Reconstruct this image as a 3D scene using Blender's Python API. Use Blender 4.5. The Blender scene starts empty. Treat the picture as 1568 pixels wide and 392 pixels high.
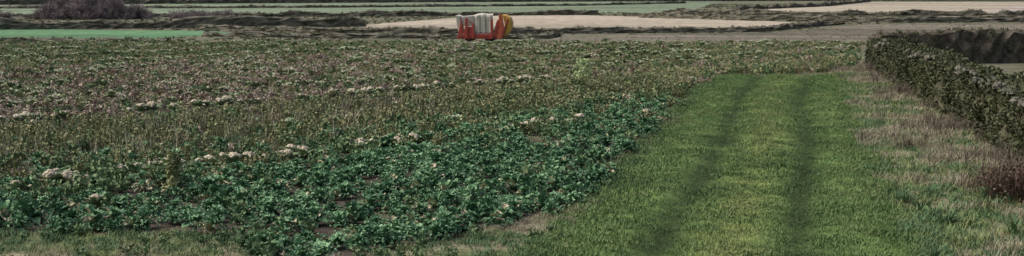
import bpy, math, random
import numpy as np
from mathutils import Vector
random.seed(7); rng=np.random.default_rng(7)
S=bpy.context.scene
S.view_settings.view_transform='Standard'; S.view_settings.look='None'; S.view_settings.exposure=0

# ---------- noise ----------
_T=rng.random((256,256))
def vn(x,y,sc,seed=0):
    x=np.asarray(x,float)/sc+seed*17.3+500; y=np.asarray(y,float)/sc+seed*9.7+500
    xi=np.floor(x).astype(int); yi=np.floor(y).astype(int)
    fx=x-xi; fy=y-yi; fx=fx*fx*(3-2*fx); fy=fy*fy*(3-2*fy)
    g=lambda a,b:_T[a%256,b%256]
    return (g(xi,yi)*(1-fx)+g(xi+1,yi)*fx)*(1-fy)+(g(xi,yi+1)*(1-fx)+g(xi+1,yi+1)*fx)*fy
def fbm(x,y,sc,seed=0):
    return (vn(x,y,sc,seed)+.5*vn(x,y,sc/2.1,seed+1)+.25*vn(x,y,sc/4.3,seed+2))/1.75
def sstep(a,b,v): 
    t=np.clip((v-a)/(b-a),0,1); return t*t*(3-2*t)

# ---------- layout ----------
def xc(y):   # right edge of the crop
    return np.interp(y,[10,20.2,22.5,24.6,28.6,33,41,53.6,58,59.5,61,64,90],[-5,-2.0,-.1,1.1,2.3,3.2,4.6,7.2,8.5,10,14,15.8,22.5])
def yfront(x): return np.where(x<-4.2,21.7+(-4.2-x)*.10,np.where(x<-3.6,21.7-(x+4.2)*3,15.0))
def tl(y): return np.interp(y,[10,20,59],[-1.6,.3,8.5])
def tr(y): return np.interp(y,[10,20.3,25.9,37.4,59.5],[5.0,5.9,6.9,9.2,13.9])
def wallx(y): return np.interp(y,[8,31.8,50,66.5],[7.9,11.4,14.2,16.9])
def in_crop(x,y): return (x<xc(y))&(y<90)&(y>yfront(x))
def tz(y): return 1-sstep(57.5,60,y)
def rutc(y): return (tl(y)+tr(y))/2+.15+.12*np.sin(y*.23)
def rutp(x,y):
    c=rutc(y); w=.30+.12*vn(y,0*y,2.3,7)
    return (np.exp(-((x-c+1.05)/w)**2)+np.exp(-((x-c-1.05)/w)**2))*(.60+.6*vn(x*.4,y,1.9,9))

def base_h(x,y):
    h=.05*(fbm(x,y,3,5)-.5)
    return h-.08*rutp(x,y)*tz(y)
def inpoly(x,y,P):
    r=np.zeros(x.shape,bool); n=len(P)
    for i in range(n):
        x1,y1=P[i]; x2,y2=P[(i+1)%n]
        if y1==y2: continue
        c=((y1>y)!=(y2>y))&(x<(x2-x1)*(y-y1)/(y2-y1)+x1); r^=c
    return r
def C(*a): return np.array(a,float)
SOIL=C(.07,.058,.047); TAN=C(.30,.265,.21); OLV=C(.105,.108,.072); GRN=C(.085,.175,.09)
FAR=[ # distant fields  (polygon in metres, colour)
 ([(-90,226),(-60,238),(40,270),(22,176),(-36,160),(-90,160)],C(.145,.185,.125)),
 ([(-60,250),(-20,236),(30,246),(30,285),(-60,285)],C(.145,.185,.125)),
 ([(-60,92.5),(-36,91),(-25,96),(-20,104),(-25,112),(-42,116),(-60,116)],GRN),
 ([(-15,122),(-9,115),(2,113),(20,117),(29,131),(16,153),(6,164),(-3,162),(-9,142)],TAN),
 ([(20,170),(24,166),(52,176),(75,190),(100,262),(66,262),(48,218),(30,190)],TAN*1.0),
 ([(44,150),(52,147),(120,150),(160,220),(80,225),(60,180)],C(.31,.27,.235)),
 ([(3,93),(2,101),(20,108),(32,129),(70,136),(110,138),(110,72),(32,71),(23,91)],C(.135,.122,.095)),
 ([(16.5,40),(26,50),(40,67),(40,60),(40,30),(9,0)],C(.10,.16,.07)),
]
def ground_col(x,y):
    n=fbm(x,y,6,11); n2=fbm(x,y,1.1,21)
    sh=x.shape+(3,)
    col=np.broadcast_to(OLV,sh)*(.7+.7*fbm(x,y,9,3))[...,None]
    jx=x+2.0*(fbm(x,y,7,31)-.5); jy=y+3.0*(fbm(x,y,7,41)-.5)
    for i,(P,c) in enumerate(FAR):
        m=inpoly(jx,jy,P); v=.62+.74*fbm(x*.35,y*1.6,8,51)
        if i in(3,4,5): v=v*(.82+.34*vn(x*.15+y*.9,y*.3-x*.02,1.6,57))
        if i==6: v=v*(.65+.7*vn(x*.1+y*.7,y*.5,1.5,58)); 
        col=np.where(m[...,None],c*v[...,None],col)
    near=(y<66.5+0*x)&(x<wallx(y)+.2)
    drym=sstep(.42,.62,fbm(x,y,1.6,61))[...,None]
    verge=C(.10,.12,.055)*(1-drym)+C(.20,.18,.12)*drym
    col=np.where(near[...,None],verge*(.8+.4*n2)[...,None],col)
    e=.5*(n2-.5)
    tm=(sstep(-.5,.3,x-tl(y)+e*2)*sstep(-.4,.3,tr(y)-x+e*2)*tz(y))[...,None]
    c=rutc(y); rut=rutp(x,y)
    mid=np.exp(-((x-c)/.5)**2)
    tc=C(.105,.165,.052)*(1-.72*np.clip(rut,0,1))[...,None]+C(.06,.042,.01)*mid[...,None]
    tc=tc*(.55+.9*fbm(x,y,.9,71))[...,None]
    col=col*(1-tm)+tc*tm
    cm=sstep(-.25,.35,xc(y)-x+e*1.6)*sstep(-.2,.3,y-yfront(x)+e)*(1-sstep(89,90,y))
    so=SOIL*(.7+.6*n2)[...,None]+ (sstep(.5,.7,fbm(x,y,1.3,81))*.7)[...,None]*C(.04,.065,.025)
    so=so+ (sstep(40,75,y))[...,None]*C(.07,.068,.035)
    col=col*(1-cm[...,None])+so*cm[...,None]
    return col

# ---------- materials ----------
def newmat(name):
    m=bpy.data.materials.new(name); m.use_nodes=True; nt=m.node_tree
    return m,nt,nt.nodes['Principled BSDF']
def ground_mat():
    m,nt,b=newmat('ground_soil_and_grass')
    a=nt.nodes.new('ShaderNodeAttribute'); a.attribute_name='col'
    tc=nt.nodes.new('ShaderNodeNewGeometry')
    n=nt.nodes.new('ShaderNodeTexNoise'); n.inputs['Scale'].default_value=9; n.inputs['Detail'].default_value=8; n.inputs['Roughness'].default_value=.75
    n2=nt.nodes.new('ShaderNodeTexNoise'); n2.inputs['Scale'].default_value=.9; n2.inputs['Detail'].default_value=6
    for q in(n,n2): nt.links.new(tc.outputs['Position'],q.inputs['Vector'])
    mr=nt.nodes.new('ShaderNodeMapRange'); mr.inputs[1].default_value=.3; mr.inputs[2].default_value=.7; mr.inputs[3].default_value=.5; mr.inputs[4].default_value=1.5
    nt.links.new(n.outputs['Fac'],mr.inputs[0])
    mr2=nt.nodes.new('ShaderNodeMapRange'); mr2.inputs[1].default_value=.3; mr2.inputs[2].default_value=.7; mr2.inputs[3].default_value=.7; mr2.inputs[4].default_value=1.3
    nt.links.new(n2.outputs['Fac'],mr2.inputs[0])
    mu=nt.nodes.new('ShaderNodeMath'); mu.operation='MULTIPLY'; nt.links.new(mr.outputs[0],mu.inputs[0]); nt.links.new(mr2.outputs[0],mu.inputs[1])
    vm=nt.nodes.new('ShaderNodeVectorMath'); vm.operation='SCALE'; nt.links.new(a.outputs['Color'],vm.inputs[0]); nt.links.new(mu.outputs[0],vm.inputs['Scale'])
    nt.links.new(vm.outputs[0],b.inputs['Base Color']); b.inputs['Roughness'].default_value=.95
    b.inputs['Specular IOR Level'].default_value=.1
    bp=nt.nodes.new('ShaderNodeBump'); bp.inputs['Distance'].default_value=.06; bp.inputs['Strength'].default_value=.7
    nt.links.new(n.outputs['Fac'],bp.inputs['Height']); nt.links.new(bp.outputs[0],b.inputs['Normal'])
    return m
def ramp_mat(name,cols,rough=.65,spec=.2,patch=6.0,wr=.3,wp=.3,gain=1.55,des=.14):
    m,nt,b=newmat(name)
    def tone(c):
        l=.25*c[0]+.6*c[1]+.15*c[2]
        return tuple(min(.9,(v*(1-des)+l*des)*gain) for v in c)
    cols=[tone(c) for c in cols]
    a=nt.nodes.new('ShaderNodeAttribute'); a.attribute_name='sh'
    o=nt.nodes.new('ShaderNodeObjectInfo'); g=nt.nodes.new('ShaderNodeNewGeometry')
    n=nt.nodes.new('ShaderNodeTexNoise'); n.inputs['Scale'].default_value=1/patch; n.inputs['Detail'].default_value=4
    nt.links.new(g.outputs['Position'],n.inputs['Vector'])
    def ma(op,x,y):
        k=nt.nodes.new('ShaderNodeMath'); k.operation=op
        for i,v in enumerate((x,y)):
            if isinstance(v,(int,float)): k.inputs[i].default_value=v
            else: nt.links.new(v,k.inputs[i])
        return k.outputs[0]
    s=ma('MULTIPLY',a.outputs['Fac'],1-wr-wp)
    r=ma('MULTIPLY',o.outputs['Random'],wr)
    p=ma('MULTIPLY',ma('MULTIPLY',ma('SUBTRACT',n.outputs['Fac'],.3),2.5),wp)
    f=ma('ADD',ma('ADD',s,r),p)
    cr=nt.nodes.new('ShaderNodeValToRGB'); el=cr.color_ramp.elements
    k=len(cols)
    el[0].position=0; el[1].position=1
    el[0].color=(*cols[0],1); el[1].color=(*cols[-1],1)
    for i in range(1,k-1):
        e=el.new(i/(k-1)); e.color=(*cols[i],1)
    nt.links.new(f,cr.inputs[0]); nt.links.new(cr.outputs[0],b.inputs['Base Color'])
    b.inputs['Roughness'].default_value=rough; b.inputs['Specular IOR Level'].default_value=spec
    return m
M={}
M['ground']=ground_mat()
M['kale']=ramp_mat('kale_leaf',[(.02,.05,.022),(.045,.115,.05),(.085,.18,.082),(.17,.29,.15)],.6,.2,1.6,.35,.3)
M['kale_old']=ramp_mat('kale_old_leaf',[(.12,.12,.06),(.26,.23,.14),(.40,.34,.25)],.6,.2)
M['weed']=ramp_mat('weed_leaf',[(.04,.05,.022),(.095,.108,.045),(.155,.16,.072),(.29,.265,.165)],.7,.1,3)
M['weedg']=ramp_mat('weed_green_leaf',[(.025,.055,.022),(.065,.112,.045),(.125,.18,.078)],.7,.1,3)
M['yel']=ramp_mat('yellow_leaf',[(.065,.085,.035),(.15,.17,.07),(.31,.31,.17)],.7,.1,3)
M['dry']=ramp_mat('dry_leaf',[(.085,.068,.052),(.19,.15,.115),(.36,.31,.245)],.8,.1,3)
M['straw']=ramp_mat('straw_blade',[(.09,.09,.05),(.185,.17,.11),(.33,.295,.22)],.8,.1,2)
M['cleaf']=ramp_mat('cauliflower_leaf',[(.045,.085,.04),(.11,.155,.075),(.24,.28,.16)],.6,.15,4)
M['head']=ramp_mat('cauliflower_curd',[(.30,.25,.17),(.42,.36,.26),(.56,.51,.40)],.8,.1,2,gain=1.1)
M['headf']=ramp_mat('weathered_cauliflower_curd',[(.24,.21,.15),(.36,.33,.24),(.52,.49,.39)],.8,.1,2,gain=1.1)
M['grassk']=ramp_mat('dark_grass_blade',[(.018,.042,.014),(.04,.08,.027),(.075,.125,.045)],.65,.12,1.5,gain=1.3)
M['grassd']=ramp_mat('grass_blade',[(.032,.062,.018),(.064,.12,.033),(.115,.185,.06)],.65,.12,1.5,gain=1.45)
M['grassy']=ramp_mat('yellow_grass_blade',[(.055,.082,.024),(.115,.155,.048),(.20,.235,.09)],.65,.12,1.5,gain=1.45)
M['tuss']=ramp_mat('tussock_blade',[(.025,.055,.022),(.055,.115,.045),(.115,.18,.08)],.65,.12,1.5,gain=1.4)
M['bram']=ramp_mat('bramble_twig',[(.045,.036,.027),(.10,.082,.062),(.18,.155,.125)],.8,.1,2,gain=1.3)
M['rust']=ramp_mat('brown_bracken',[(.05,.034,.026),(.10,.068,.05),(.17,.125,.095)],.8,.1,2,gain=1.15)
M['ivy']=ramp_mat('ivy_leaf',[(.014,.018,.008),(.036,.045,.018),(.065,.078,.032),(.12,.12,.06)],.6,.12,2.5,gain=1.12)
M['heath']=ramp_mat('heath_leaf',[(.035,.033,.024),(.06,.06,.037),(.10,.095,.055)],.9,.05,6)
M['bush']=ramp_mat('bare_twig',[(.08,.065,.066),(.135,.112,.114),(.19,.165,.165)],.9,.05,4)
M['lime']=ramp_mat('lime_leaf',[(.14,.22,.07),(.25,.34,.14),(.36,.45,.22)],.6,.2,2,gain=1.2)
def stone_mat(name,cols,sc=4):
    m,nt,b=newmat(name); g=nt.nodes.new('ShaderNodeNewGeometry')
    v=nt.nodes.new('ShaderNodeTexVoronoi'); v.inputs['Scale'].default_value=sc
    n=nt.nodes.new('ShaderNodeTexNoise'); n.inputs['Scale'].default_value=sc*1.5; n.inputs['Detail'].default_value=8
    for q in(v,n): nt.links.new(g.outputs['Position'],q.inputs['Vector'])
    mx=nt.nodes.new('ShaderNodeMath'); mx.operation='ADD'
    sp=nt.nodes.new('ShaderNodeSeparateColor'); nt.links.new(v.outputs['Color'],sp.inputs[0])
    h=nt.nodes.new('ShaderNodeMath'); h.operation='MULTIPLY'; h.inputs[1].default_value=.5; nt.links.new(sp.outputs[0],h.inputs[0])
    h2=nt.nodes.new('ShaderNodeMath'); h2.operation='MULTIPLY'; h2.inputs[1].default_value=.5; nt.links.new(n.outputs['Fac'],h2.inputs[0])
    nt.links.new(h.outputs[0],mx.inputs[0]); nt.links.new(h2.outputs[0],mx.inputs[1])
    cr=nt.nodes.new('ShaderNodeValToRGB'); el=cr.color_ramp.elements
    el[0].color=(*cols[0],1); el[1].color=(*cols[-1],1); el[0].position=.15; el[1].position=.85
    nt.links.new(mx.outputs[0],cr.inputs[0]); nt.links.new(cr.outputs[0],b.inputs['Base Color'])
    bp=nt.nodes.new('ShaderNodeBump'); bp.inputs['Distance'].default_value=.08
    nt.links.new(mx.outputs[0],bp.inputs['Height']); nt.links.new(bp.outputs[0],b.inputs['Normal'])
    b.inputs['Roughness'].default_value=.95; b.inputs['Specular IOR Level'].default_value=.1
    return m
M['wall']=stone_mat('mossy_stone',[(.035,.035,.022),(.11,.105,.07)])
M['cope']=stone_mat('weathered_stone',[(.08,.08,.062),(.17,.165,.135)])
M['farwall']=stone_mat('dark_stone_wall',[(.055,.056,.042),(.17,.16,.125)],1.6)
M['hwall']=stone_mat('brown_wall',[(.05,.045,.035),(.15,.13,.10)])

# ---------- ground ----------
def axis(segs):
    out=[]
    for a,b,st in segs: out+=list(np.arange(a,b,st))
    return np.array(out)
def make_sheet(name,X,Y,Z,colr,mat):
    ny,nx=X.shape
    me=bpy.data.meshes.new(name)
    co=np.stack([X,Y,Z],-1).reshape(-1,3)
    i=np.arange(ny*nx).reshape(ny,nx)
    f=np.stack([i[:-1,:-1],i[:-1,1:],i[1:,1:],i[1:,:-1]],-1).reshape(-1,4)
    me.vertices.add(len(co)); me.vertices.foreach_set('co',co.ravel().astype(np.float32))
    me.loops.add(f.size); me.loops.foreach_set('vertex_index',f.ravel().astype(np.int32))
    me.polygons.add(len(f)); me.polygons.foreach_set('loop_start',(np.arange(len(f))*4).astype(np.int32))
    me.update(calc_edges=True)
    a=me.attributes.new('col','FLOAT_COLOR','POINT')
    a.data.foreach_set('color',np.concatenate([colr.reshape(-1,3),np.ones((len(co),1))],1).ravel().astype(np.float32))
    me.materials.append(mat)
    o=bpy.data.objects.new(name,me); S.collection.objects.link(o); return o
xs=axis([(-4000,-400,400),(-400,-140,20),(-140,-45,1.2),(-45,-25,.4),(-25,22,.16),(22,50,.4),(50,140,1.2),(140,400,20),(400,4001,400)])
ys=axis([(-400,0,40),(0,16,1),(16,66,.18),(66,96,.3),(96,290,.8),(290,500,15),(500,8001,500)])
X,Y=np.meshgrid(xs,ys)
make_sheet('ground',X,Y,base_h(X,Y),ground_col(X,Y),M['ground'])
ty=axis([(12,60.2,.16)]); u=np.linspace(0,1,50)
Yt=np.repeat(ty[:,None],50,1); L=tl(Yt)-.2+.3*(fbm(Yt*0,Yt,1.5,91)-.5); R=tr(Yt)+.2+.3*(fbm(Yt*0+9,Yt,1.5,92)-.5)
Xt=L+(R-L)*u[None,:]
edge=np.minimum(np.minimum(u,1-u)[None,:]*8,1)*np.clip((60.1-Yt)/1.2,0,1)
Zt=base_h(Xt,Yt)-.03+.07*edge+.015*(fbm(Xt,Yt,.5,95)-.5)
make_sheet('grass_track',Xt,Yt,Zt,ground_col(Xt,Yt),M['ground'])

# ---------- mesh builder for leaves ----------
class B:
    def __init__(s): s.v=[]; s.f=[]; s.s=[]; s.m=[]
    def leaf(s,o,az,L,W,e0,curl,ruf=0,n=3,nc=3,sh=None,mi=0,tip=.15,petiole=0):
        sh=random.random() if sh is None else sh
        ca,sa=math.cos(az),math.sin(az); px,py,pz=o; e=e0; st=L/n; base=len(s.v)
        for i in range(n+1):
            t=i/n
            w=W*(math.sin(math.pi*min(1,(.12+.80*t)))**.7)
            if i==n: w=W*tip
            for j in range(nc):
                k=(j/(nc-1)-.5)
                dz=abs(k)*w*.5+random.uniform(-ruf,ruf)*(1 if abs(k)>.2 else .3)
                s.v.append((px-sa*k*w+random.uniform(-ruf,ruf)*.4*ca,py+ca*k*w+random.uniform(-ruf,ruf)*.4*sa,pz+dz))
            px+=ca*math.cos(e)*st; py+=sa*math.cos(e)*st; pz+=math.sin(e)*st; e-=curl/n
        for i in range(n):
            for j in range(nc-1):
                a=base+i*nc+j
                s.f.append((a,a+1,a+nc+1,a+nc)); s.s.append(min(1,max(0,sh+random.uniform(-.18,.18)+.15*(i/n)))); s.m.append(mi)
    def blade(s,o,az,L,W,e0,curl,n=2,sh=None,mi=0):
        s.leaf(o,az,L,W,e0,curl,0,n,2,sh,mi,tip=.1)
    def quad(s,p,sz,sh=None,mi=0,up=.3):
        sh=random.random() if sh is None else sh
        nrm=Vector((random.gauss(0,1),random.gauss(0,1),random.gauss(up,1))).normalized()
        t=nrm.orthogonal().normalized(); b=nrm.cross(t); a=random.random()*6.28
        t,b=t*math.cos(a)+b*math.sin(a),b*math.cos(a)-t*math.sin(a)
        P=Vector(p); k=len(s.v)
        for x,y in((-.5,0),(0,-.42),(.6,0),(0,.42)): s.v.append(tuple(P+t*x*sz+b*y*sz))
        s.f.append((k,k+1,k+2,k+3)); s.s.append(sh); s.m.append(mi)
    def ball(s,c,r,sh=None,mi=0,lump=.12,seg=8,rings=5):
        base=len(s.v)
        for i in range(rings+1):
            th=math.pi*i/rings
            for j in range(seg):
                ph=2*math.pi*j/seg; rr=r*(1+random.uniform(-lump,lump))
                s.v.append((c[0]+rr*math.sin(th)*math.cos(ph),c[1]+rr*math.sin(th)*math.sin(ph),c[2]+rr*.75*math.cos(th)))
        for i in range(rings):
            for j in range(seg):
                a=base+i*seg+j; b2=base+i*seg+(j+1)%seg
                s.f.append((a,a+seg,b2+seg,b2)); s.s.append(random.uniform(0,1) if sh is None else sh); s.m.append(mi)
    def mesh(s,name,mats):
        me=bpy.data.meshes.new(name); me.from_pydata(s.v,[],s.f)
        a=me.attributes.new('sh','FLOAT','FACE'); a.data.foreach_set('value',np.array(s.s,np.float32))
        for m in mats: me.materials.append(M[m])
        me.polygons.foreach_set('material_index',np.array(s.m,np.int32)); me.update(); return me
U=random.uniform
def kale(old=0):
    b=B(); n=random.randint(13,17)
    for i in range(n):
        t=i/n; az=i*2.4+U(-.3,.3)
        e=.25+1.1*t+U(-.15,.15); Ln=.25-.10*t+U(-.03,.03)
        o_=random.random()<old*(1-t)
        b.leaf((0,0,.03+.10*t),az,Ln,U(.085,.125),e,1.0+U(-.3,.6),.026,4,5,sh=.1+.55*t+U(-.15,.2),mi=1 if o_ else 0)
    for i in range(70):
        a=U(0,6.28); r=.25*math.sqrt(random.random()); b.quad((r*math.cos(a),r*math.sin(a),.24-.7*r+U(-.03,.06)),U(.025,.055),U(.35,1),up=.6)
    return b
def weed(h=.45,lean=.25,nst=7,leafs=11,sz=.07,mi2=0):
    b=B()
    for i in range(nst):
        az=U(0,6.28); r=U(0,.14); ox,oy=r*math.cos(az),r*math.sin(az); H=h*U(.55,1.15); e=math.pi/2-U(0,lean)
        b.blade((ox,oy,0),az,H,.016,e,.2,3,sh=U(.4,1))
        for k in range(leafs):
            t=U(.1,1.02); b.quad((ox+math.cos(az)*math.cos(e)*H*t+U(-.06,.06),oy+math.sin(az)*math.cos(e)*H*t+U(-.06,.06),H*t*.97),sz*U(.6,1.3),.1+.7*t*U(.5,1.2))
    for i in range(7): b.leaf((0,0,.02),U(0,6.28),U(.18,.3),.07,U(.4,1.2),1.2,.01,3,3,sh=U(0,.6))
    return b
def cauli(head=1,pale=.4,rmin=.085,rmax=.125,hz=.19):
    b=B()
    for i in range(13):
        t=i/13; az=i*2.4+U(-.3,.3)
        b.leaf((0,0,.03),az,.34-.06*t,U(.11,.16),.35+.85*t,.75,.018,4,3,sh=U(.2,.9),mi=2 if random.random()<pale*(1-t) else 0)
    if head:
        cx,cy=U(-.03,.03),U(-.03,.03); R=U(rmin,rmax)
        for i in range(9):
            a=i*2.4; r=R*math.sqrt(i/9)*.8; b.ball((cx+r*math.cos(a),cy+r*math.sin(a),hz+.05*(1-i/9)),R*U(.38,.55),mi=1,seg=6,rings=4)
        for i in range(4): b.leaf((0,0,.1),U(0,6.28),.2,.08,U(.9,1.4),1.6,.02,3,3,sh=U(.3,1),mi=0)
    return b
def tuft(n,r,h,w,spread=.6,curl=.8):
    b=B()
    for i in range(n):
        a=U(0,6.28); q=r*math.sqrt(random.random()); az=U(0,6.28)
        b.blade((q*math.cos(a),q*math.sin(a),-.01),az,h*U(.5,1.25),w,math.pi/2-U(0,spread),curl*U(.4,1.4),2)
    return b
def tuss():
    b=B()
    for i in range(80):
        az=U(0,6.28); q=U(0,.09); b.blade((q*math.cos(az),q*math.sin(az),0),az,U(.16,.34),.012,math.pi/2-U(0,.9),U(.8,1.9),3)
    return b
def twig(h=.5,n=24,w=.012,lv=30,sz=.03):
    b=B()
    for i in range(n):
        a=U(0,6.28); q=U(0,.2); az=U(0,6.28); b.blade((q*math.cos(a),q*math.sin(a),0),az,h*U(.5,1.2),w,math.pi/2-U(0,1.0),U(-.6,1.4),3)
    for i in range(lv):
        b.quad((U(-.3,.3),U(-.3,.3),U(.03,h*.9)),sz*U(.6,1.4))
    return b
def clump(r=.2,n=26,sz=.08,flat=.5):
    b=B()
    for i in range(n):
        v=Vector((random.gauss(0,1),random.gauss(0,1),random.gauss(0,1))).normalized()*r*random.random()**.4
        b.quad((v.x,v.y,v.z*flat+.02),sz*U(.6,1.3),.15+.6*(v.z/r*.5+.5)+U(-.15,.2),up=.8)
    return b
PC={}
def protos(key,fn,mats,n=4):
    c=bpy.data.collections.new(key+'_prototypes')
    for i in range(n):
        o=bpy.data.objects.new(f'{key}_proto_{i}',fn().mesh(f'{key}_{i}',mats)); c.objects.link(o)
    PC[key]=(c,n)
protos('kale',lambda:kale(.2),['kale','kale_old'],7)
protos('kale_dying',lambda:kale(1.1),['kale','kale_old'],3)
protos('weed',lambda:weed(),['weed'],6)
protos('weedg',lambda:weed(.36,.5,7,12,.08),['weedg'],4)
protos('yel',lambda:weed(.26,.8,6,9,.09),['yel'],4)
protos('dry',lambda:weed(.24,.9,6,9,.08),['dry'],4)
protos('stalk',lambda:tuft(14,.10,.62,.014,.35,.3),['straw'],4)
protos('cauli',lambda:cauli(1,.35),['cleaf','head','kale_old'],5)
protos('caulifar',lambda:cauli(1,.25,.065,.11,.17),['cleaf','headf','kale_old'],5)
protos('caulileaf',lambda:cauli(0,.1),['cleaf','head','kale_old'],4)
protos('grassk',lambda:tuft(36,.20,.05,.010,.9,.8),['grassk'],4)
protos('grassd',lambda:tuft(36,.20,.06,.010,.9,.8),['grassd'],4)
protos('grassy',lambda:tuft(36,.20,.055,.010,.9,.8),['grassy'],4)
protos('rough',lambda:tuft(40,.2,.15,.012,.9,1.0),['grassy'],4)
protos('roughd',lambda:tuft(40,.2,.13,.013,1.0,1.0),['tuss'],4)
protos('drygrass',lambda:tuft(46,.2,.24,.010,1.0,1.2),['straw'],4)
protos('tuss',tuss,['tuss'],4)
protos('bram',lambda:twig(),['bram'],4)
protos('rust',lambda:twig(.5,50,.012,60,.035),['rust'],4)
protos('ivy',lambda:clump(.2,30,.085,.8),['ivy'],5)
protos('heath',lambda:clump(.5,40,.2,.6),['heath'],4)
protos('bush',lambda:twig(1.1,50,.03,60,.09),['bush'],4)

def scatter(name,key,pts,scale=None,tilt=.12,rot=None):
    pts=np.asarray(pts,np.float32).reshape(-1,3); N=len(pts)
    if N==0: return
    c,k=PC[key]; me=bpy.data.meshes.new(name)
    me.vertices.add(N); me.vertices.foreach_set('co',pts.ravel())
    if rot is None:
        rot=np.stack([rng.normal(0,tilt,N),rng.normal(0,tilt,N),rng.uniform(0,6.283,N)],-1)
    if scale is None: scale=np.ones(N)
    scale=np.asarray(scale)*rng.uniform(.75,1.25,N)
    sv=np.stack([scale,scale,scale*rng.uniform(.85,1.15,N)],-1)
    a=me.attributes.new('rot','FLOAT_VECTOR','POINT'); a.data.foreach_set('vector',rot.ravel().astype(np.float32))
    a=me.attributes.new('scl','FLOAT_VECTOR','POINT'); a.data.foreach_set('vector',sv.ravel().astype(np.float32))
    a=me.attributes.new('idx','INT','POINT'); a.data.foreach_set('value',rng.integers(0,k,N).astype(np.int32))
    o=bpy.data.objects.new(name,me); S.collection.objects.link(o)
    ng=bpy.data.node_groups.new('scatter_'+name,'GeometryNodeTree')
    ng.interface.new_socket('Geometry',in_out='INPUT',socket_type='NodeSocketGeometry')
    ng.interface.new_socket('Geometry',in_out='OUTPUT',socket_type='NodeSocketGeometry')
    gi=ng.nodes.new('NodeGroupInput'); go=ng.nodes.new('NodeGroupOutput')
    ip=ng.nodes.new('GeometryNodeInstanceOnPoints'); ci=ng.nodes.new('GeometryNodeCollectionInfo')
    ci.inputs['Collection'].default_value=c; ci.inputs['Separate Children'].default_value=True; ci.inputs['Reset Children'].default_value=True
    ip.inputs['Pick Instance'].default_value=True
    def na(nm,t):
        n=ng.nodes.new('GeometryNodeInputNamedAttribute'); n.data_type=t; n.inputs['Name'].default_value=nm; return n.outputs['Attribute']
    L=ng.links.new
    L(gi.outputs[0],ip.inputs['Points']); L(ci.outputs[0],ip.inputs['Instance'])
    L(na('idx','INT'),ip.inputs['Instance Index']); L(na('rot','FLOAT_VECTOR'),ip.inputs['Rotation']); L(na('scl','FLOAT_VECTOR'),ip.inputs['Scale'])
    L(ip.outputs[0],go.inputs[0])
    md=o.modifiers.new('scatter','NODES'); md.node_group=ng
    return o
def Z(P):
    P=np.asarray(P).reshape(-1,2); return np.column_stack([P[:,0],P[:,1],base_h(P[:,0],P[:,1])])

# ---------- crops in rows ----------
d=np.array([.68,.733]); nn=np.array([-.733,.68])
out={k:[] for k in['kale','kale_dying','weed','weedg','yel','dry','stalk','cauli','caulifar','caulileaf','rough']}
HEADROWS=(41.2,45.6,49.4,54.5,60.5,66.5,73,80,88)
q=8.0; ri=0
while q<125:
    ri+=1
    s=np.arange(-30,90,.40 if q>28 else .36)
    s=s+rng.uniform(-.1,.1,len(s))
    jq=q+rng.normal(0,.05,len(s))
    x=nn[0]*jq+d[0]*s; y=nn[1]*jq+d[1]*s
    m=in_crop(x+.25+1.3*(fbm(x,y,1.5,205)-.5),y)&(x>-.42*y-7); x=x[m]; y=y[m]
    n1=fbm(x,y,5,101); n2=fbm(x,y,2,111); n3=fbm(x,y,1.1,115); r=rng.random(len(x)); r2=rng.random(len(x))
    hr=min(abs(q-h) for h in HEADROWS)
    for X_,Y_,a,b_,c3,r_,rr in zip(x,y,n1,n2,n3,r,r2):
        left=float(sstep(0,-10,X_)); k=None
        if 24.5<q<25.1: k='cauli' if r_<.22+.45*(b_>.54) else ('kale' if r_<.6 else ('kale_dying' if r_<.75 else 'weedg'))
        elif q<28.5 and (q<24.3+1.0*(a-.5) or X_>-2.5+9*(a-.5)+4*(b_-.5)+(q-25)*2.2):
            k='kale' if r_<.92 else ('kale_dying' if r_<.95 else 'weedg')
            if X_<-4 and q>20.5 and b_>.50: k='kale' if r_<.50 else ('kale_dying' if r_<.72 else ('cauli' if r_<.75 else 'weedg'))
            if ri%4==1: k=None if r_<.88 else 'kale'
            if ri%4==2 and r_>.75: k=None
            if c3>.68: k='kale_dying' if r_<.2 else ('weedg' if r_<.45 else None)
            if q>22.5 and rr<.3*sstep(22.5,24.5,q): k='weedg' if r_<.6 else 'weed'
        elif 36.5<q<37.1: k='cauli' if r_<.66 and X_<1.5 else ('yel' if r_<.85 else None)
        elif 34.7<q<=36.5: k='yel' if r_<.45 else ('weedg' if r_<.6 and q<36 else None)
        elif 37.1<=q<38.8: k='dry' if r_<.5*left+.1 else (None if r_<.5 else ('yel' if r_<.8 else 'weedg'))
        elif q<37: 
            k='weed' if r_<.60 else ('weedg' if r_<.78 else ('stalk' if X_<-2 else 'yel'))
            if (b_>.60 and rr<.6): k='dry' if r_<.4 else (None if r_<.9 else 'caulifar')
            if q<29 and rr<.35: k='kale' if r_<.6 else 'weedg'
        elif hr<.26:
            k='caulifar' if r_<.50*(.3+1.1*(b_>.44)) else ('yel' if r_<.8 else None)
        elif q<58:
            band=math.sin(q*1.55+.8)+1.6*(a-.5)
            if band>.45: k='dry' if rr<.15+.5*left else ('caulifar' if r_<.12 else ('yel' if r_<.65 else None))
            elif band<-.45: k='weedg' if r_<.45 else ('weed' if r_<.90 else 'caulileaf')
            else: k='yel' if r_<.42 else ('weed' if r_<.72 else ('caulileaf' if r_<.84 else ('caulifar' if r_<.87 else 'weedg')))
            if rr<.34*left: k='dry' if r_<.8 else 'caulifar'
            if hr<.9 and k in('weed','weedg'): k='yel' if r_<.4 else None
        else:
            band=math.sin(q*1.05)+1.2*(a-.5)
            if band>.6: k='dry' if r_<.12+.18*left else ('caulifar' if r_<.38 else ('yel' if r_<.85 else None))
            elif band<-.4: k='weedg' if r_<.5 else ('weed' if r_<.8 else 'caulileaf')
            else: k='yel' if r_<.50 else ('weed' if r_<.74 else ('caulifar' if r_>.94 else 'caulileaf'))
        if k: out[k].append((X_,Y_))
    q+=.50 if q>28 else .45
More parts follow.
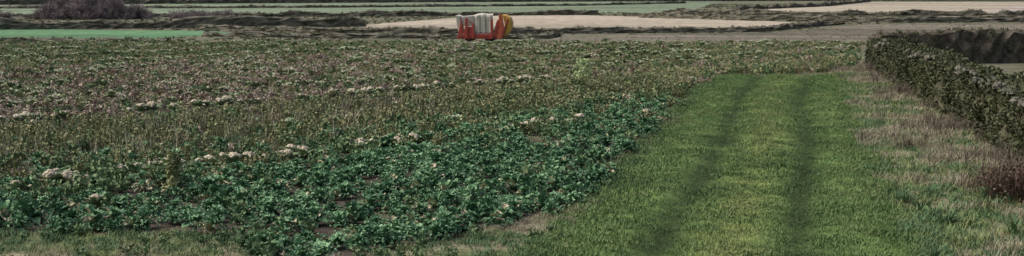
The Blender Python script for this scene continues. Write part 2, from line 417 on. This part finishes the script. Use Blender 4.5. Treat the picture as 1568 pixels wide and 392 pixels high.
P=np.column_stack([rng.uniform(-32,9,4500),rng.uniform(26,60,4500)]); qq=P@nn
m=in_crop(P[:,0]+.3,P[:,1])&(qq>27.5)&(qq<34)&(P[:,0]>-.42*P[:,1]-6); P=P[m]
rr=rng.random(len(P)); out['weed']+=list(P[rr<.45]); out['weedg']+=list(P[(rr>.45)&(rr<.62)])
m=(rr>.62)&(P[:,0]<-1+4*rng.normal(0,1,len(P))); out['stalk']+=list(P[m])
def dens(lo,hi,n,fn):
    P=np.column_stack([rng.uniform(lo[0],hi[0],n),rng.uniform(lo[1],hi[1],n)]); return P[fn(P[:,0],P[:,1])]
def sc_(k,v): 
    P=np.array(out[k]); qv=P@nn; return v*(1-.38*(qv>34.7))
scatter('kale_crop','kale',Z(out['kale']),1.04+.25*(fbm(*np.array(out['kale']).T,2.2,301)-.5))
scatter('yellowing_kale_plants','kale_dying',Z(out['kale_dying']),np.full(len(out['kale_dying']),1.0))
scatter('overgrown_weeds','weed',Z(out['weed']),sc_('weed',.88))
scatter('leafy_weeds','weedg',Z(out['weedg']),sc_('weedg',.95))
scatter('yellow_brassica_crop','yel',Z(out['yel']),sc_('yel',.95))
scatter('withered_crop_plants','dry',Z(out['dry']),np.full(len(out['dry']),.9))
scatter('dry_stalks','stalk',Z(out['stalk']),np.full(len(out['stalk']),.85))
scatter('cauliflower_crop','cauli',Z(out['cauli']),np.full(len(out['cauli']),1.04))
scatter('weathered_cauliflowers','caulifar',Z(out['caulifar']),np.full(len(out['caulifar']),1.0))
scatter('leafy_cauliflower_crop','caulileaf',Z(out['caulileaf']),sc_('caulileaf',1.1))
# ---------- grass ----------
def ontrack(x,y): return (x>tl(y)-.2)&(x<tr(y)+.15)&(y<59.3)
P=dens((-4,16),(15,61),50000,ontrack)
c=rutc(P[:,1]); off=P[:,0]-c
rut=np.clip(rutp(P[:,0],P[:,1]),0,1)
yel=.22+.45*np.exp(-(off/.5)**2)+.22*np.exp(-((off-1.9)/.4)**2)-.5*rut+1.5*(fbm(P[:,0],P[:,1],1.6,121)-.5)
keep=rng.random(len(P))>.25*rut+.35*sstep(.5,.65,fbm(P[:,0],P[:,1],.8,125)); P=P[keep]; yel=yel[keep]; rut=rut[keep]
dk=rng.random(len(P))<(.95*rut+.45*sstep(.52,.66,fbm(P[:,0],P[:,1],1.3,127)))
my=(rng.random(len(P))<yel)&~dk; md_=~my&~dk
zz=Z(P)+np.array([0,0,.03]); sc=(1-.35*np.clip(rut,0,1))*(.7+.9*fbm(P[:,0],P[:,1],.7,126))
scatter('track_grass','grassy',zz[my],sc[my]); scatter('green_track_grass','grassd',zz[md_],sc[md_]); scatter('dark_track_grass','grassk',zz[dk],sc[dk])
def headl(x,y): return (y>14)&(((x>xc(y)-.1)&(x<tl(y)+.2)&(y<59))|((x<xc(y)+.5)&(y<yfront(x)+.25)&(x<-2)))
P=dens((-16,15),(9,60),26000,headl)
nv=fbm(P[:,0],P[:,1],1.5,131)+rng.normal(0,.08,len(P))
scatter('headland_grass','rough',Z(P[(nv>.47)&(nv<.58)]),np.full(((nv>.47)&(nv<.58)).sum(),.7))
scatter('headland_green_weeds','roughd',Z(P[nv<=.47]),np.full((nv<=.47).sum(),.8))
scatter('headland_dry_grass','drygrass',Z(P[nv>=.58]),np.full((nv>=.58).sum(),.5))
P=dens((-14,18),(2,40),1100,lambda x,y:headl(x,y)&(fbm(x,y,1.2,135)>.5))
scatter('headland_broadleaf_weeds','weedg',Z(P),np.full(len(P),.5))
def verge(x,y): return (x>tr(y)-.1)&(x<wallx(y)+.1)&(y>16)&(y<68)
P=dens((4,16),(17,68),12000,verge)
u_=(P[:,0]-tr(P[:,1]))/(wallx(P[:,1])-tr(P[:,1]))
nv=fbm(P[:,0],P[:,1],1.6,141)+rng.normal(0,.07,len(P))+.30*(u_-.5)+.04*sstep(24,32,P[:,1])-.11
a=nv<.48; b_=(nv>=.48)&(nv<.62); c_=nv>=.62
g_=a&(rng.random(len(P))<.6)
scatter('verge_grass','rough',Z(P[a&~g_])); scatter('verge_green_grass','roughd',Z(P[g_]))
scatter('verge_dry_grass','drygrass',Z(P[b_]),np.full(b_.sum(),.85))
scatter('verge_brambles','bram',Z(P[c_]),np.full(c_.sum(),.7))
P=dens((6,18),(14,30),170,lambda x,y:(x>tr(y)+.1)&(x<wallx(y)-.3)&(y<27.5)&(fbm(x,y,1.5,161)>.42))
scatter('grass_tussocks','tuss',Z(P),np.full(len(P),1.0),.2)
P=np.array([(rng.normal(9.4,.36),rng.normal(25.6,.5)) for _ in range(60)])
scatter('brown_bracken_clump','rust',Z(P),np.full(60,1.15))

# ---------- walls ----------
def wall(name,path,h,w,mat,step=.4,bump=.10,seed=0,hn=.12):
    path=np.array(path,float); seg=np.linalg.norm(np.diff(path,axis=0),axis=1); cum=np.r_[0,np.cumsum(seg)]
    t=np.arange(0,cum[-1]+step*.5,step); px=np.interp(t,cum,path[:,0]); py=np.interp(t,cum,path[:,1])
    hh=np.interp(t,cum,h) if np.ndim(h) else np.full(len(t),float(h))
    dx=np.gradient(px); dy=np.gradient(py); l=np.hypot(dx,dy); nx,ny=-dy/l,dx/l
    prof=[(-.62,-.1),(-.56,.25),(-.52,.5),(-.47,.75),(-.40,.97),(-.15,1.04),(.15,1.04),(.40,.97),(.47,.75),(.52,.5),(.56,.25),(.62,-.1)]
    v=[];f=[];k=len(prof); r=np.random.default_rng(seed)
    for i in range(len(t)):
        H=hh[i]*(1+hn*(2*vn(t[i],0,2.2,seed)-1)*1.0)
        for j,(a,b) in enumerate(prof):
            j1=r.normal(0,bump*.5); j2=r.normal(0,bump*.35)
            v.append((px[i]+nx[i]*(a*w+j1),py[i]+ny[i]*(a*w+j1),b*H+j2*(b>0)))
    for i in range(len(t)-1):
        for j in range(k-1):
            a=i*k+j; f.append((a,a+k,a+k+1,a+1))
    f.append(tuple(range(k))); f.append(tuple((len(t)-1)*k+j for j in reversed(range(k))))
    me=bpy.data.meshes.new(name); me.from_pydata(v,[],f); me.materials.append(mat)
    o=bpy.data.objects.new(name,me); S.collection.objects.link(o)
    return o,np.array(v).reshape(len(t),k,3)
def onwall(V,n,lo=0,hi=11):
    nt_,k,_=V.shape; i=rng.integers(0,nt_-1,n); j=rng.integers(lo,hi,n); a=rng.random(n)[:,None]; b=rng.random(n)[:,None]
    return (V[i,j]*(1-a)+V[i+1,j]*a)*(1-b)+(V[i,j+1]*(1-a)+V[i+1,j+1]*a)*b
wp=[(wallx(y),y) for y in (12,20,26,31.8,40,50,58,66.5)]
wp=[(a+.45,b) for a,b in wp]
o,V=wall('ivy_covered_stone_wall',wp,[1.6,1.6,1.6,1.6,1.5,1.35,1.3,1.2],.9,M['wall'],.35,.14,3,.2)
def par(o,p): 
    if o: o.parent=p
w1=o
par(scatter('ivy_leaves','ivy',onwall(V,5600),np.full(5600,.85),.6),w1)
par(scatter('ivy_dry_stems','bram',onwall(V,1000,0,11)-np.array([0,0,.15]),np.full(1000,.45),1.0),w1)
bS=B()
for i in range(40,V.shape[0]):
    if fbm(i,0,14,3)>.40 and i>50:
        for e_ in range(3):
            p=V[i,7]; bS.ball((p[0]+U(-.1,.1),p[1]+U(-.15,.15),p[2]+.05),U(.07,.12),U(.4,1),0,.35,7,4)
mc=bpy.data.meshes.new('coping_stones'); mc.from_pydata(bS.v,[],bS.f); mc.materials.append(M['cope'])
oc=bpy.data.objects.new('coping_stones',mc); S.collection.objects.link(oc); oc.parent=w1
o,V=wall('field_stone_wall',[(17.4,67.2),(24,68.6),(36,70.5),(60,74)],[1.35,1.45,1.4,1.3],.8,M['hwall'],.35,.14,4)
par(scatter('wall_ivy','ivy',onwall(V,800),np.full(800,.9),.6),o)
par(scatter('wall_brambles','bram',onwall(V,1500)-np.array([0,0,.1]),np.full(1500,.6),.7),o)
FW=[([(-62,116),(-42,115),(-26,119),(-12.8,122.5)],.75),
    ([(-60,91),(-38,90.2),(-22,91)],.25),
    ([(-25,112.5),(-14,107),(-4,105),(8,107),(19,110),(30,129)],.35),
    ([(-90,155),(-50,152),(-8,158),(10,164)],.45),
    ([(-22,101),(-12,98),(2,96.5),(3,101)],.3),
    ([(14,152),(24,140),(36,134),(60,137),(110,138)],.5),
    ([(18,168),(34,160),(55,158),(75,182),(100,190)],.5),
    ([(44,147),(60,145),(130,148)],.35),
    ([(-90,228),(-60,240),(0,262),(60,275),(140,280)],.8),
    ([(-80,200),(-30,205),(10,222),(30,246)],.3),
    ([(30,189),(48,217),(66,262)],.5),
    ([(23,91),(38,92),(70,95)],.25),
    ([(-140,300),(140,300)],2.2)]
for i,(p,h) in enumerate(FW):
    o,V=wall('distant_stone_wall',p,h,.9,M['farwall'],.6,.12,20+i,.45)
    n=V.shape[0]*4; par(scatter('heath_growth','heath',onwall(V,n),np.full(n,.32),.5),o)
def heath(x,y):
    r=np.ones(x.shape,bool)
    for Pn,_ in FAR: r&=~inpoly(x,y,Pn)
    return r&~((y<93)&(x<23))&(abs(x)<.45*y)&~((x<40)&(y<72))&(fbm(x,y,7,151)>.40)
P=dens((-90,90.5),(90,235),20000,heath)
P3=np.column_stack([P,np.zeros(len(P))]); scatter('heath_scrub','heath',P3,np.full(len(P),.40))
P=dens((2,90.5),(60,138),5200,lambda x,y:inpoly(x,y,FAR[6][0])&(fbm(x,y*2,6,171)>.47))
P3=np.column_stack([P,np.full(len(P),-.05)]); scatter('stubble_weeds','heath',P3,np.full(len(P),.22))
def bush(name,cx,cy,rx,ry,h,n):
    pts=[]
    while len(pts)<n:
        a,b=U(-1,1),U(-1,1)
        if a*a+b*b>1: continue
        top=h*math.sqrt(1-(a*a+b*b))*(.6+.6*float(vn(cx+a*rx,cy,1.8,5)))
        pts.append((cx+a*rx,cy+b*ry,U(-.3,max(0.05,top-.8))))
    scatter(name,'bush',pts,np.full(n,1.0),.5)
bush('bare_bush',-43.5,146,6.2,2.5,3.2,260); bush('bare_bush',-55,143,4,2.5,2.0,110); bush('bare_bush',-31,141,3.2,1.5,1.3,90)
def bolt(name,x,y,h,w,key,mats):
    b=B(); 
    for i in range(4): b.blade((0,0,0),U(0,6.28),h*.9,.03,1.45,.1,3,sh=.6)
    for i in range(320):
        t=random.random()**.7; r=w*(.25+.75*math.sin(math.pi*min(1,.15+t*.75)))*math.sqrt(random.random()); a=U(0,6.28)
        b.quad((r*math.cos(a),r*math.sin(a),h*(.12+.88*t)),U(.06,.12),U(.1,1),up=.8)
    for i in range(10): b.leaf((0,0,.05),i*2.4,.3,.12,U(.3,1.),1.,.015,4,3)
    o=bpy.data.objects.new(name,b.mesh(name,mats)); o.location=(x,y,0); S.collection.objects.link(o)
bolt('bolting_cauliflower',2.75,54,1.0,.40,'',['lime'])
bolt('bolting_brassica',-6.3,26.0,.8,.17,'',['yel'])

# ---------- harvester ----------
def paint(name,c,rough=.45,dirt=.35):
    m,nt,b=newmat(name); g=nt.nodes.new('ShaderNodeNewGeometry')
    n=nt.nodes.new('ShaderNodeTexNoise'); n.inputs['Scale'].default_value=3.5; n.inputs['Detail'].default_value=8; n.inputs['Roughness'].default_value=.7
    nt.links.new(g.outputs['Position'],n.inputs['Vector'])
    cr=nt.nodes.new('ShaderNodeValToRGB'); e=cr.color_ramp.elements; e[0].position=.38; e[1].position=.62
    e[0].color=(*[v*(1-dirt)+.02 for v in c],1); e[1].color=(*c,1)
    nt.links.new(n.outputs['Fac'],cr.inputs[0]); nt.links.new(cr.outputs[0],b.inputs['Base Color']); b.inputs['Roughness'].default_value=rough
    return m
RED=paint('red_paint',(.40,.06,.034)); ORG=paint('orange_red_paint',(.50,.11,.045)); YEL=paint('yellow_paint',(.68,.38,.05))
CRM=paint('cream_canvas',(.52,.50,.42),.8,.35); BLK=paint('tyre_rubber',(.03,.03,.03),.9); STL=paint('grey_steel',(.3,.3,.29),.5)
H=bpy.data.objects.new('vegetable_harvester',None); S.collection.objects.link(H)
H.location=(-1.77,91.6,.14); H.rotation_euler=(0,0,math.radians(-6)); H.scale=(1.0,1.0,1.0)
def fin(o,bev=.02):
    o.parent=H
    if bev: m=o.modifiers.new('bevel','BEVEL'); m.width=bev; m.segments=2
def prism(name,poly,y0,y1,mat,bev=.02):
    n=len(poly); v=[(x,y0,z) for x,z in poly]+[(x,y1,z) for x,z in poly]
    f=[tuple(range(n)),tuple(range(2*n-1,n-1,-1))]+[(i,i+n,(i+1)%n+n,(i+1)%n) for i in range(n)]
    me=bpy.data.meshes.new(name); me.from_pydata(v,[],f); me.materials.append(mat)
    import bmesh as _b; bm=_b.new(); bm.from_mesh(me); _b.ops.recalc_face_normals(bm,faces=bm.faces); bm.to_mesh(me); bm.free()
    o=bpy.data.objects.new(name,me); S.collection.objects.link(o); fin(o,bev)
def box(name,x0,x1,y0,y1,z0,z1,mat,bev=.015): prism(name,[(x0,z0),(x1,z0),(x1,z1),(x0,z1)],y0,y1,mat,bev)
def bar(name,p0,p1,r,mat):
    a,b=Vector(p0),Vector(p1); dd=b-a
    bpy.ops.mesh.primitive_cylinder_add(vertices=12,radius=r,depth=dd.length,location=(a+b)/2); o=bpy.context.object; o.name=name
    o.rotation_euler=dd.to_track_quat('Z','Y').to_euler(); o.data.materials.append(mat); fin(o,0)
box('chassis_front_beam',-1.65,1.25,-.92,-.78,.22,.38,RED); box('chassis_rear_beam',-1.65,1.25,.78,.92,.22,.38,RED)
for i,xx in enumerate((-1.6,-.7,.2,1.1)): box(f'cross_member_{i}',xx,xx+.1,-.775,.775,.24,.36,RED)
def wheel(n,x,y):
    bpy.ops.mesh.primitive_torus_add(major_radius=.20,minor_radius=.08,location=(x,y,.16),rotation=(math.pi/2,0,0)); o=bpy.context.object; o.name=n; o.data.materials.append(BLK); fin(o,0)
    bar(n+'_hub',(x,y-.06,.16),(x,y+.06,.16),.13,RED)
for i,(a,b) in enumerate(((-.95,-.70),(.35,-.70),(-.95,.70),(.35,.70))): wheel(f'wheel_{i}',a,b)
prism('left_canvas_flap',[(-1.62,.55),(-1.45,.5),(-1.50,1.55),(-1.78,1.62),(-1.74,1.1)],-.80,.70,CRM,.03)
prism('left_side_guard',[(-1.70,.10),(-1.3,.10),(-1.28,.75),(-1.42,1.3),(-1.5,1.0)],-.90,-.81,RED)
prism('left_hopper',[(-1.30,.1),(-.72,.1),(-.66,.82),(-1.2,.85)],-.89,.5,RED)
box('left_post',-1.16,-.98,-.97,-.90,.1,1.42,RED)
prism('left_canvas_panel',[(-1.42,.94),(-.62,.9),(-.5,1.62),(-1.45,1.52)],-.72,.6,CRM,.04)
v=[];f=[];nx_,nz_=26,14
for j in range(nz_+1):
    for i in range(nx_+1):
        a=i/nx_; b=j/nz_; x=-.58+1.20*a; 
        zt=1.60+.08*math.sin(a*5)+.18*a*a
        y=-.8+ (0 if b<.6 else (b-.6)*2.8)+.025*math.sin(a*19+b*3)+.015*math.sin(a*41)
        z=.5+(zt-.5)*min(1,b/.6)+(.04*math.sin((b-.6)*8) if b>.6 else 0)+.03*math.sin(a*23)*(b<.1)
        v.append((x,y,z))
for j in range(nz_):
    for i in range(nx_):
        a=j*(nx_+1)+i; f.append((a,a+1,a+nx_+2,a+nx_+1))
me=bpy.data.meshes.new('tarpaulin_cover'); me.from_pydata(v,[],f); me.materials.append(CRM)
for p in me.polygons: p.use_smooth=True
o=bpy.data.objects.new('tarpaulin_cover',me); S.collection.objects.link(o); o.parent=H
box('picking_bench',-.64,.64,-.90,.3,.10,.42,RED)
box('centre_post',-.70,-.56,-.98,-.91,.1,1.05,RED); box('right_post',.50,.66,-.98,-.91,.1,1.35,RED)
bar('handrail',(-.6,-.94,1.05),(-1.05,-.94,1.36),.03,RED)
prism('right_hopper',[(.67,.1),(1.10,.1),(1.20,.95),(1.05,1.45),(.86,1.2),(.78,.9)],-.86,.6,RED)
prism('right_side_plate',[(.9,.1),(1.2,.1),(1.38,.8),(1.28,1.55),(1.1,1.72),(1.0,1.6),(1.12,.9)],-.96,-.87,ORG)
prism('yellow_guard',[(1.22,.20),(1.55,.34),(1.76,.75),(1.83,1.12),(1.72,1.45),(1.45,1.62),(1.22,1.66),(1.32,1.4),(1.40,1.0),(1.34,.6)],-.84,.5,YEL,.04)
bar('red_elevator_rail',(1.3,-.9,.25),(1.60,-.9,1.4),.05,RED)

# ---------- light, sky, camera ----------
w=bpy.data.worlds.new('World'); S.world=w; w.use_nodes=True; nt=w.node_tree
sk=nt.nodes.new('ShaderNodeTexSky'); sk.sky_type='NISHITA'; sk.sun_disc=False
el,az=math.radians(48),math.radians(-80)
sk.sun_elevation=el; sk.sun_rotation=az; sk.dust_density=7; sk.air_density=1.0; sk.ozone_density=.6
bg=nt.nodes['Background']; nt.links.new(sk.outputs[0],bg.inputs[0]); bg.inputs[1].default_value=.15
su=bpy.data.lights.new('sun','SUN'); su.energy=2.7; su.angle=math.radians(55); su.color=(1,.97,.92)
so=bpy.data.objects.new('sun',su); S.collection.objects.link(so)
dv=Vector((math.sin(az)*math.cos(el),math.cos(az)*math.cos(el),math.sin(el)))
so.rotation_euler=dv.to_track_quat('Z','Y').to_euler()
cam=bpy.data.cameras.new('camera'); co=bpy.data.objects.new('camera',cam); S.collection.objects.link(co)
cam.sensor_width=36; cam.angle=2*math.atan(784/2154); cam.clip_end=12000
co.location=(0,0,4); co.rotation_euler=(math.radians(84),0,0); S.camera=co
